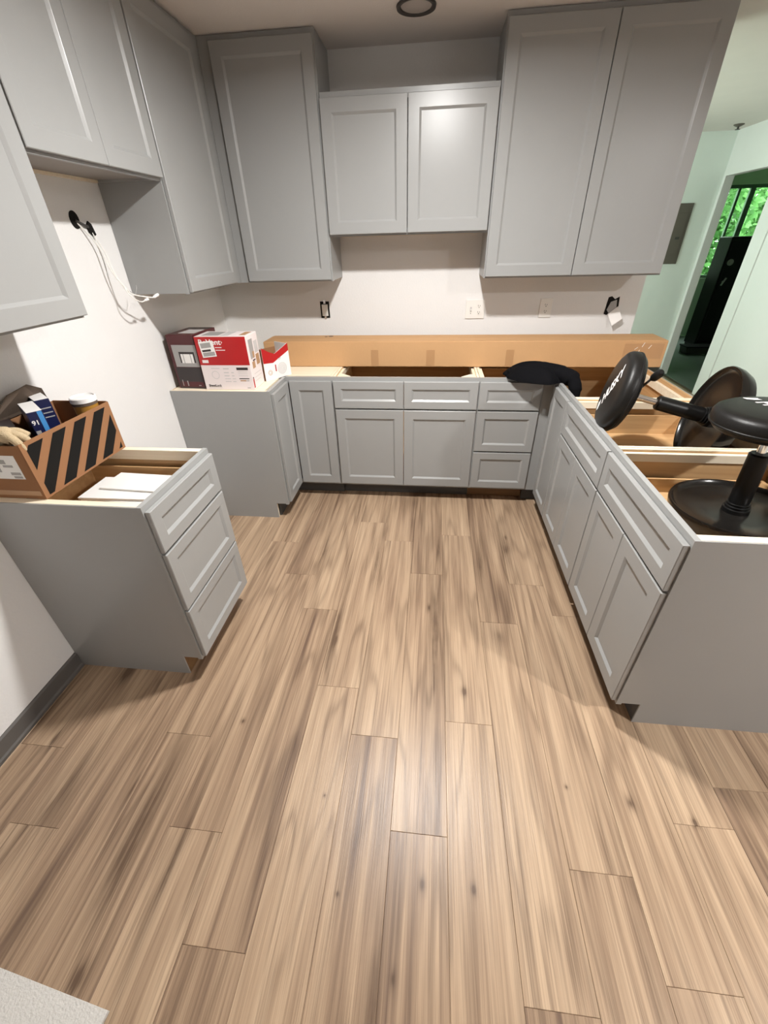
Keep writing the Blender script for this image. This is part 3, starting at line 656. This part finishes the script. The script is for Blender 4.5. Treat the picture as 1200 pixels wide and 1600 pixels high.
face_print(root, F, [('gr2', 'top_print', .05, .15, .05, .17, .0002), ('dk', 'top_print', .01, .16, .18, .245, .0002)])
# open red carton
root = thing('open_carton', 'small opened red and white carton with a torn V shaped top', 'box', (.55, -.60, HB))
ang = math.atan2(.177, .114)
Mx = Matrix.Translation((.524, -.716, HB)) @ Matrix.Rotation(ang, 4, 'Z')
wl = .200
m = MB(); m.prism([(0, 0, .0005), (wl, 0, .0005), (wl, 0, .195), (wl*.82, 0, .178), (wl*.45, 0, .148), (wl*.25, 0, .165), (0, 0, .195)], (0, .003, 0)); m.build('front_panel', 'white', root, mtx=Mx)
m = MB(); m.prism([(0, -.0005, .105), (wl*.36, -.0005, .098), (wl, -.0005, .150), (wl, -.0005, .195), (wl*.82, -.0005, .178), (wl*.45, -.0005, .148), (wl*.25, -.0005, .165), (0, -.0005, .195)], (0, .0004, 0)); m.build('red_band', 'red', root, mtx=Mx)
for (a, b, c_, d_) in ((0, wl, .127, .130), ):
    MB().box(a, b, c_, d_, .0005, .16).build('back_panel', 'cardb', root, mtx=Mx)
MB().box(0, .003, .0035, .1265, .0005, .185).build('side_panel', 'cardb', root, mtx=Mx); MB().box(wl-.003, wl, .0035, .1265, .0005, .19).build('side_panel', 'white', root, mtx=Mx)
MB().box(.003, wl-.003, .0035, .1265, .0005, .003).build('bottom_panel', 'cardb', root, mtx=Mx)
F = Mx @ frame((1, 0, 0), (0, 0, 1), (0, -1, 0), (0, 0, 0))
m = MB()
for rr in (.034, .026, .018, .010): m.lathe([(rr-.002, 0), (rr, 0), (rr, .0004), (rr-.002, .0004), (rr-.002, 0)], 24, (.135, .055, .0003), cap=False)
m.build('coil_drawing', 'gr', root, mtx=F)
m = MB()
for rr in (.016, .010): m.lathe([(rr-.002, 0), (rr, 0), (rr, .0004), (rr-.002, .0004), (rr-.002, 0)], 18, (.040, .045, .0003), cap=False)
m.build('coil_drawing', 'tan', root, mtx=F)
face_print(root, F, [('red', 'print_strip', .082, .090, .045, .085, .0002), ('gr', 'print_line', .11, .135, .115, .118, .0002), ('gr', 'print_line', .11, .13, .108, .110, .0002)])

# ------------------------------------------------------------------ striped carton with its contents
BX1, BY0, BY1, BZ0, BZ1 = .250, -2.128, -1.700, HB+.001, 1.074
root = thing('open_carton', 'open brown cardboard box with black diagonal stripes on its side', 'box', (.13, -1.91, HB))
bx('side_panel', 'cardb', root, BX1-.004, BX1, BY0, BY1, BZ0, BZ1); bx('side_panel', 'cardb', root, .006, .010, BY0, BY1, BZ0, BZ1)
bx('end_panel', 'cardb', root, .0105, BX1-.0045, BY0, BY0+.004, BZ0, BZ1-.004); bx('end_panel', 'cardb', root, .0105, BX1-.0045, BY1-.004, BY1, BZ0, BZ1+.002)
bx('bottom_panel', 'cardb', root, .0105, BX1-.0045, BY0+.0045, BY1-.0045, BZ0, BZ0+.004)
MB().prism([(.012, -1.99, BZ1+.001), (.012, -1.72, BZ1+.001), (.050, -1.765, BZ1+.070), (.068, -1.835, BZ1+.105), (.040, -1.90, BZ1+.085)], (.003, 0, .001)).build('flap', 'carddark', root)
# stripes clipped to the side face (u from near to far, v up)
Wd, Hh = BY1-BY0, BZ1-BZ0
def clip(poly, ax_, lim, sign):
    out = []
    for i in range(len(poly)):
        a, b = poly[i], poly[(i+1) % len(poly)]; da, db = sign*(a[ax_]-lim), sign*(b[ax_]-lim)
        if da <= 0: out.append(a)
        if (da < 0 < db) or (db < 0 < da):
            s = da/(da-db); out.append((a[0]+s*(b[0]-a[0]), a[1]+s*(b[1]-a[1])))
    return out
lean = .88*(Hh+.04)
for k in range(-3, 7):
    u0 = .060 + k*.103; bw = .060
    poly = [(u0-lean, -.02), (u0-lean+bw, -.02), (u0+bw, Hh+.02), (u0, Hh+.02)]
    for (a_, l_, s_) in ((0, .018, -1), (0, Wd-.016, 1), (1, .008, -1), (1, Hh-.013, 1)):
        poly = clip(poly, a_, l_, s_)
        if len(poly) < 3: break
    if len(poly) < 3: continue
    MB().prism([(BX1+.0002, BY0+p[0], BZ0+p[1]) for p in poly], (.0005, 0, 0)).build('stripe', 'black', root)
m = bx('shipping_label', 'paper', root, .07, .212, BY0-.0006, BY0-.0001, BZ0+.075, BZ0+.16)
for (a, b, c_, d_) in ((.15, .17, .13, .145), (.155, .19, .118, .126), (.17, .205, .09, .10), (.175, .205, .078, .086), (.12, .14, .10, .15), (.08, .11, .09, .14)):
    bx('label_print', 'gr', m, a, b, BY0-.0012, BY0-.0007, BZ0+c_, BZ0+d_)
bx('tape', 'tape', root, .02, .24, BY0-.0010, BY0-.0004, BZ0+.012, BZ0+.030)
# contents
def tiltbox(nm, label, cat, c, sz, rx, ry, rz, mats, grp=None):
    Mx = Matrix.Translation(c) @ Matrix.Rotation(rz, 4, 'Z') @ Matrix.Rotation(ry, 4, 'Y') @ Matrix.Rotation(rx, 4, 'X')
    root = thing(nm, label, cat, c, grp); a, b, h = sz
    MB().box(-a/2, a/2, -b/2, b/2, -h/2, h/2).build('body', mats[0], root, mtx=Mx, bevel=.0015)
    return root, Mx
rt, Mx = tiltbox('small_carton', 'navy carton with a light blue stripe and white end, standing in the striped box', 'box', (.142, -1.931, 1.010), (.150, .046, .238), 0, 0, R(-38), ['navy'])
MB().box(-.074, .074, -.022, .022, .1192, .1200).build('white_end', 'white', rt, mtx=Mx)
MB().box(.0752, .0757, .006, .020, -.110, .1185).build('blue_stripe', 'sky', rt, mtx=Mx)
text('lettering', '91', 'white', rt, Mx @ frame((0, 1, 0), (0, 0, 1), (1, 0, 0), (.0755, -.009, .082)), .022)
MB().box(.0752, .0756, -.020, -.006, .035, .055).build('print_block', 'gr', rt, mtx=Mx)
rt, Mx = tiltbox('small_carton', 'navy carton with open white flap behind the blue striped one', 'box', (.072, -1.818, 1.010), (.115, .046, .238), 0, 0, R(-36), ['navy'])
MB().box(-.0565, .0565, -.022, .022, .1192, .1200).build('white_end', 'white', rt, mtx=Mx)
MB().prism([(-.055, -.020, .1205), (-.055, .020, .1205), (-.078, .016, .128), (-.078, -.016, .128)], (.001, 0, .001)).build('flap', 'white', rt, mtx=Mx)
for z_ in (.085, .068, .052): MB().box(.0577, .0581, -.018, .018, z_, z_+.004).build('print_line', 'gr', rt, mtx=Mx)
rt, Mx = tiltbox('small_carton', 'dark carton with a blue band at the left edge of the striped box', 'box', (.076, -1.998, .990), (.105, .060, .200), 0, 0, R(-38), ['dk'])
MB().box(-.052, .052, -.0308, -.0303, .055, .070).build('blue_band', 'sky', rt, mtx=Mx); MB().box(.0527, .0532, -.029, .029, .055, .070).build('blue_band', 'sky', rt, mtx=Mx)
for q in ((-.025, .078), (.0, .03), (-.02, -.03)): MB().box(.0527, .0531, q[0], q[0]+.02, q[1], q[1]+.008).build('print_block', 'gr', rt, mtx=Mx)
rt = thing('putty_tub', 'amber tub with a white lid at the far end of striped box', 'tub', (.195, -1.752, BZ0))
P0 = (.195, -1.752, BZ0)
MB().lathe([(.036, .006), (.0425, .215)], 32, P0).build('body', 'amber', rt, smooth=True)
MB().lathe([(.0425, .216), (.0455, .216), (.0455, .232), (.041, .235), (.038, .230), (.001, .230)], 32, P0).build('lid', 'white', rt, smooth=True)
MB().lathe([(.0428, .205), (.0436, .205), (.0438, .215), (.0428, .215)], 32, P0, cap=False).build('dark_band', 'carddark', rt, smooth=True)
# beige glove: palm and fingers
rt = thing('work_glove', 'beige knit work glove draped over the near corner of striped box', 'glove', (.19, -2.10, 1.06))
m = MB()
for (p, r_) in (([(.14, -2.090, 1.050), (.16, -2.095, 1.085), (.19, -2.098, 1.095), (.215, -2.100, 1.080)], [.022, .028, .028, .020]),
                ([(.20, -2.095, 1.10), (.225, -2.090, 1.092), (.236, -2.080, 1.075), (.238, -2.075, 1.050)], [.014, .013, .012, .010]),
                ([(.20, -2.110, 1.10), (.228, -2.115, 1.090), (.239, -2.112, 1.070), (.240, -2.106, 1.045)], [.014, .013, .012, .010]),
                ([(.18, -2.080, 1.098), (.205, -2.067, 1.095), (.228, -2.057, 1.078)], [.014, .013, .010]),
                ([(.17, -2.078, 1.088), (.19, -2.060, 1.082), (.212, -2.048, 1.068)], [.013, .012, .009])):
    m.tube(bez(p, 5), [r_[min(int(i/5), len(r_)-1)]*(1-(i % 5)/5) + r_[min(int(i/5)+1, len(r_)-1)]*((i % 5)/5) for i in range(5*(len(p)-1)+1)], 12)
m.build('glove_body', 'glove', rt, smooth=True)
MB().tube([(.141, -2.091, 1.052), (.128, -2.087, 1.030)], [.025, .026], 14).build('cuff', 'white', rt, smooth=True)
rt = thing('plastic_bag', 'crumpled grey plastic bag lying deep in the striped box', 'bag', (.19, -1.86, BZ0))
me_m = MB(); vs_ = []; fs_ = []
for i in range(9):
    for j in range(14):
        a = 2*math.pi*j/14; r_ = .050*math.sin(math.pi*(i+.5)/9)*(1+.25*math.sin(3*a+i)+.12*math.sin(7*a+2*i)); z_ = -.045*math.cos(math.pi*(i+.5)/9)
        vs_.append(((.208+r_*.45*math.cos(a)), -1.845+r_*.8*math.sin(a), 1.000+z_*1.2+.006*math.sin(5*a+i)))
for i in range(8):
    for j in range(14): fs_.append((i*14+j, i*14+(j+1) % 14, (i+1)*14+(j+1) % 14, (i+1)*14+j))
fs_ += [tuple(range(14))[::-1], tuple(range(8*14, 9*14))]
me_m.add(vs_, fs_).build('bag_body', 'gr2', rt, smooth=True)
# paper stack in the open drawer
rt = thing('paper_stack', 'white instruction sheets lying inside the open left drawer cabinet', 'papers', (.36, -1.88, .72))
for k, (x0, x1, y0, y1, z0, h_, a) in enumerate(((.185, .520, -1.965, -1.770, .7125, .028, 2), (.190, .515, -1.960, -1.775, .741, .026, -2), (.180, .495, -1.955, -1.785, .7675, .010, 1), (.230, .530, -1.900, -1.768, .778, .008, -3))):
    Mx = Matrix.Translation(((x0+x1)/2, (y0+y1)/2, z0)) @ Matrix.Rotation(R(a), 4, 'Z')
    MB().box(-(x1-x0)/2, (x1-x0)/2, -(y1-y0)/2, (y1-y0)/2, 0, h_-.0005).build('sheet', 'paper', rt, mtx=Mx, bevel=.001)

# ------------------------------------------------------------------ black garment on the corner
rt = thing('folded_garment', 'crumpled black fleece garment on the corner of the counter line', 'clothing', (2.15, -.60, HB))
vs_ = []; fs_ = []; NR_, NA = 12, 56
cxg, cyg = 2.150, -.600
for i in range(NR_+1):
    r_ = i/NR_
    for j in range(NA):
        a = 2*math.pi*j/NA
        rad = 1 + .06*math.sin(3*a+.6) + .04*math.sin(5*a+1.9) + .02*math.sin(9*a)
        ex = .180*rad*math.cos(a)*r_; ey = .135*rad*math.sin(a)*r_
        h = (.078+.05*ex)*(1-r_**3.2) + .007*math.sin(6*ex/.2+9*ey/.2)*(1-r_*r_) + .005*math.sin(15*ey/.2+5*ex/.2)*(1-r_**3)
        vs_.append((cxg+ex, cyg+ey-.25*ex, HB+.004+max(h, 0)))
for i in range(NR_):
    for j in range(NA):
        k = (j+1) % NA; fs_.append((i*NA+j, i*NA+k, (i+1)*NA+k, (i+1)*NA+j))
b0 = len(vs_)
for j in range(NA): p = vs_[NR_*NA+j]; vs_.append((p[0], p[1], HB+.0012))
for j in range(NA): k = (j+1) % NA; fs_.append((NR_*NA+j, NR_*NA+k, b0+k, b0+j))
fs_.append(tuple(range(b0, b0+NA)))
MB().add(vs_, fs_).build('body', 'blackcloth', rt, smooth=True)
m = MB(); m.tube(bez([(2.22, -.60, .915), (2.285, -.66, .912), (2.335, -.72, .900), (2.350, -.76, .850), (2.348, -.77, .80)], 6), [.05]*7+[.045]*6+[.035]*6+[.028]*5+[.015], 14); m.build('sleeve', 'blackcloth', rt, smooth=True)
m = MB(); m.tube(bez([(2.13, -.58, .90), (2.04, -.565, .895), (1.985, -.555, .885)], 6), [.035]*5+[.028]*5+[.012]*3, 12); m.build('sleeve', 'blackcloth', rt, smooth=True)

# ------------------------------------------------------------------ loose board on the floor beside the camera
Mx = Matrix.Translation((.802, -3.098, 0)) @ Matrix.Rotation(R(-6.5), 4, 'Z')
b_ = MB().box(-.74, 0, -.42, 0, .0005, .013).build('board', 'lowwall', None, mtx=Mx, bevel=.0008)
tag(b_, 'off white textured board lying flat on the floor in the bottom left corner', 'board')

# ------------------------------------------------------------------ shop stools
def stool(label, c, ax, L, logo_dir, lever_dir, lev0=.10):
    ax = Vector(ax).normalized(); ld_ = Vector(logo_dir); ld_ = (ld_-ax*ld_.dot(ax)).normalized()
    side = ax.cross(ld_)
    F = frame(ld_, side, ax, c)
    rt = thing('shop_stool', label, 'stool', c, 'round black shop stools')
    Rb, Rs = .208, .170
    def LT(nm, mat, prof, seg=48, cap=True): return MB().lathe(prof, seg).build(nm, mat, rt, mtx=F, smooth=True)
    LT('tray_base', 'gloss', [(.002, -.020), (.10, -.020), (Rb-.030, -.018), (Rb-.016, -.010), (Rb-.010, 0), (Rb-.003, .002), (Rb, -.004), (Rb-.004, -.030), (Rb-.016, -.058), (Rb-.022, -.058), (Rb-.014, -.030), (Rb-.03, -.024), (.002, -.026)])
    LT('collar', 'blackpl', [(.041, -.0195), (.041, -.006), (.036, -.004), (.038, .004), (.033, .006), (.035, .014), (.030, .016)], 28)
    LT('column', 'blackpl', [(.031, .0165), (.0305, .195), (.026, .200)], 28)
    LT('gas_rod', 'chrome', [(.0135, .2005), (.0135, L-.057)], 20)
    LT('seat_plate', 'blackpl', [(.10, L-.0565), (.13, L-.050), (.13, L-.046)], 32)
    ct = LT('seat_cushion', 'vinyl', [(.002, L-.0455), (.140, L-.0455), (Rs-.014, L-.040), (Rs-.003, L-.026), (Rs, L-.008), (Rs-.002, L+.008), (Rs-.008, L+.018), (Rs-.020, L+.025), (Rs-.040, L+.029), (.06, L+.031), (.002, L+.031)], 64)
    MB().lathe([(Rs-.001, L-.024), (Rs+.0015, L-.022), (Rs+.0015, L-.018), (Rs-.001, L-.016)], 64, cap=False).build('piping', 'vinyl', ct, mtx=F, smooth=True)
    mt = F @ Matrix.Translation((.018, 0, L+.0316))
    text('lettering', 'HUSKY', 'white', ct, mt, .066, shear=.25, width=.195)
    lo = F @ Matrix.Translation((-.100, 0, L+.0314))
    m = MB(); m.prism([(-.022, -.018, 0), (-.006, -.020, 0), (.008, -.004, 0), (.014, .018, 0), (.002, .012, 0), (-.004, .020, 0), (-.012, .002, 0)], (0, 0, .0008)); m.build('emblem', 'white', ct, mtx=lo)
    lv = Vector(lever_dir); lv = (lv-ax*lv.dot(ax)).normalized(); p0 = Vector(c)+ax*(L-.062)+lv*lev0
    lev = MB().tube([p0, p0+lv*.07, p0+lv*.075-ax*.003], .005, 8).build('lever', 'dkm', rt, smooth=True)
    MB().tube([p0+lv*.07-ax*.002, p0+lv*.085-ax*.004, p0+lv*.125-ax*.006, p0+lv*.135-ax*.006], [.008, .016, .016, .009], 12).build('lever_paddle', 'blackpl', lev, smooth=True)
    return rt
stool('black round shop stool standing upright in the end peninsula cabinet', (2.632, -1.836, .770), (-.033, .030, 1), .320, (.205, -.978, .036), (.8, .5, 0))
stool('black round shop stool tipped on its side in the peninsula cabinet', (2.696, -1.375, .932), (-.957, .193, .217), .366, (.087, -.522, .848), (.15, -.75, .60), .085)

# ------------------------------------------------------------------ trees outside the windows
def tree(label, c, rx, ry, rz, n, group='trees outside the windows'):
    rt = thing('tree', label, 'tree', (c[0], c[1], -.3), group)
    MB().tube([(c[0], c[1], -.3), (c[0]+.05, c[1], c[2]*.5), (c[0], c[1]+.05, c[2])], [.10, .08, .05], 10).build('trunk', 'barkm', rt, smooth=True)
    m = MB(); rnd = random.Random(int(c[0]*100+c[1]*7))
    for _ in range(n):
        while True:
            p = Vector((rnd.uniform(-1, 1), rnd.uniform(-1, 1), rnd.uniform(-1, 1)))
            if p.length <= 1: break
        p = Vector((c[0]+p.x*rx, c[1]+p.y*ry, c[2]+p.z*rz)); s = rnd.uniform(.11, .22)
        d = Vector((rnd.uniform(-1, 1), rnd.uniform(-1, 1), rnd.uniform(-.8, .4))).normalized(); n_ = d.cross(Vector((rnd.uniform(-1, 1), rnd.uniform(-1, 1), rnd.uniform(-1, 1)))).normalized()
        m.add([p, p+d*s*.5+n_*s*.3, p+d*s, p+d*s*.5-n_*s*.3], [(0, 1, 2, 3)])
    o = m.build('foliage', 'leaf', rt, recalc=False); o['kind'] = 'stuff'
tree('leafy green tree outside the far window, left half', (6.6, 7.6, 1.6), 1.1, .8, 2.2, 6500)
tree('leafy green tree outside the far window, right half', (8.8, 8.3, 1.7), 1.05, .9, 2.2, 6500)
tree('leafy green tree left of the two outside the far window', (4.4, 8.4, 1.7), 1.0, .9, 2.2, 4000)
struct(MB().box(-6, 14, 5.63, 16, -.40, -.30).build('ground', 'ground'), 'green lawn outside the far window')
for o in list(bpy.data.objects):
    if '_o' in o: del o['_o']
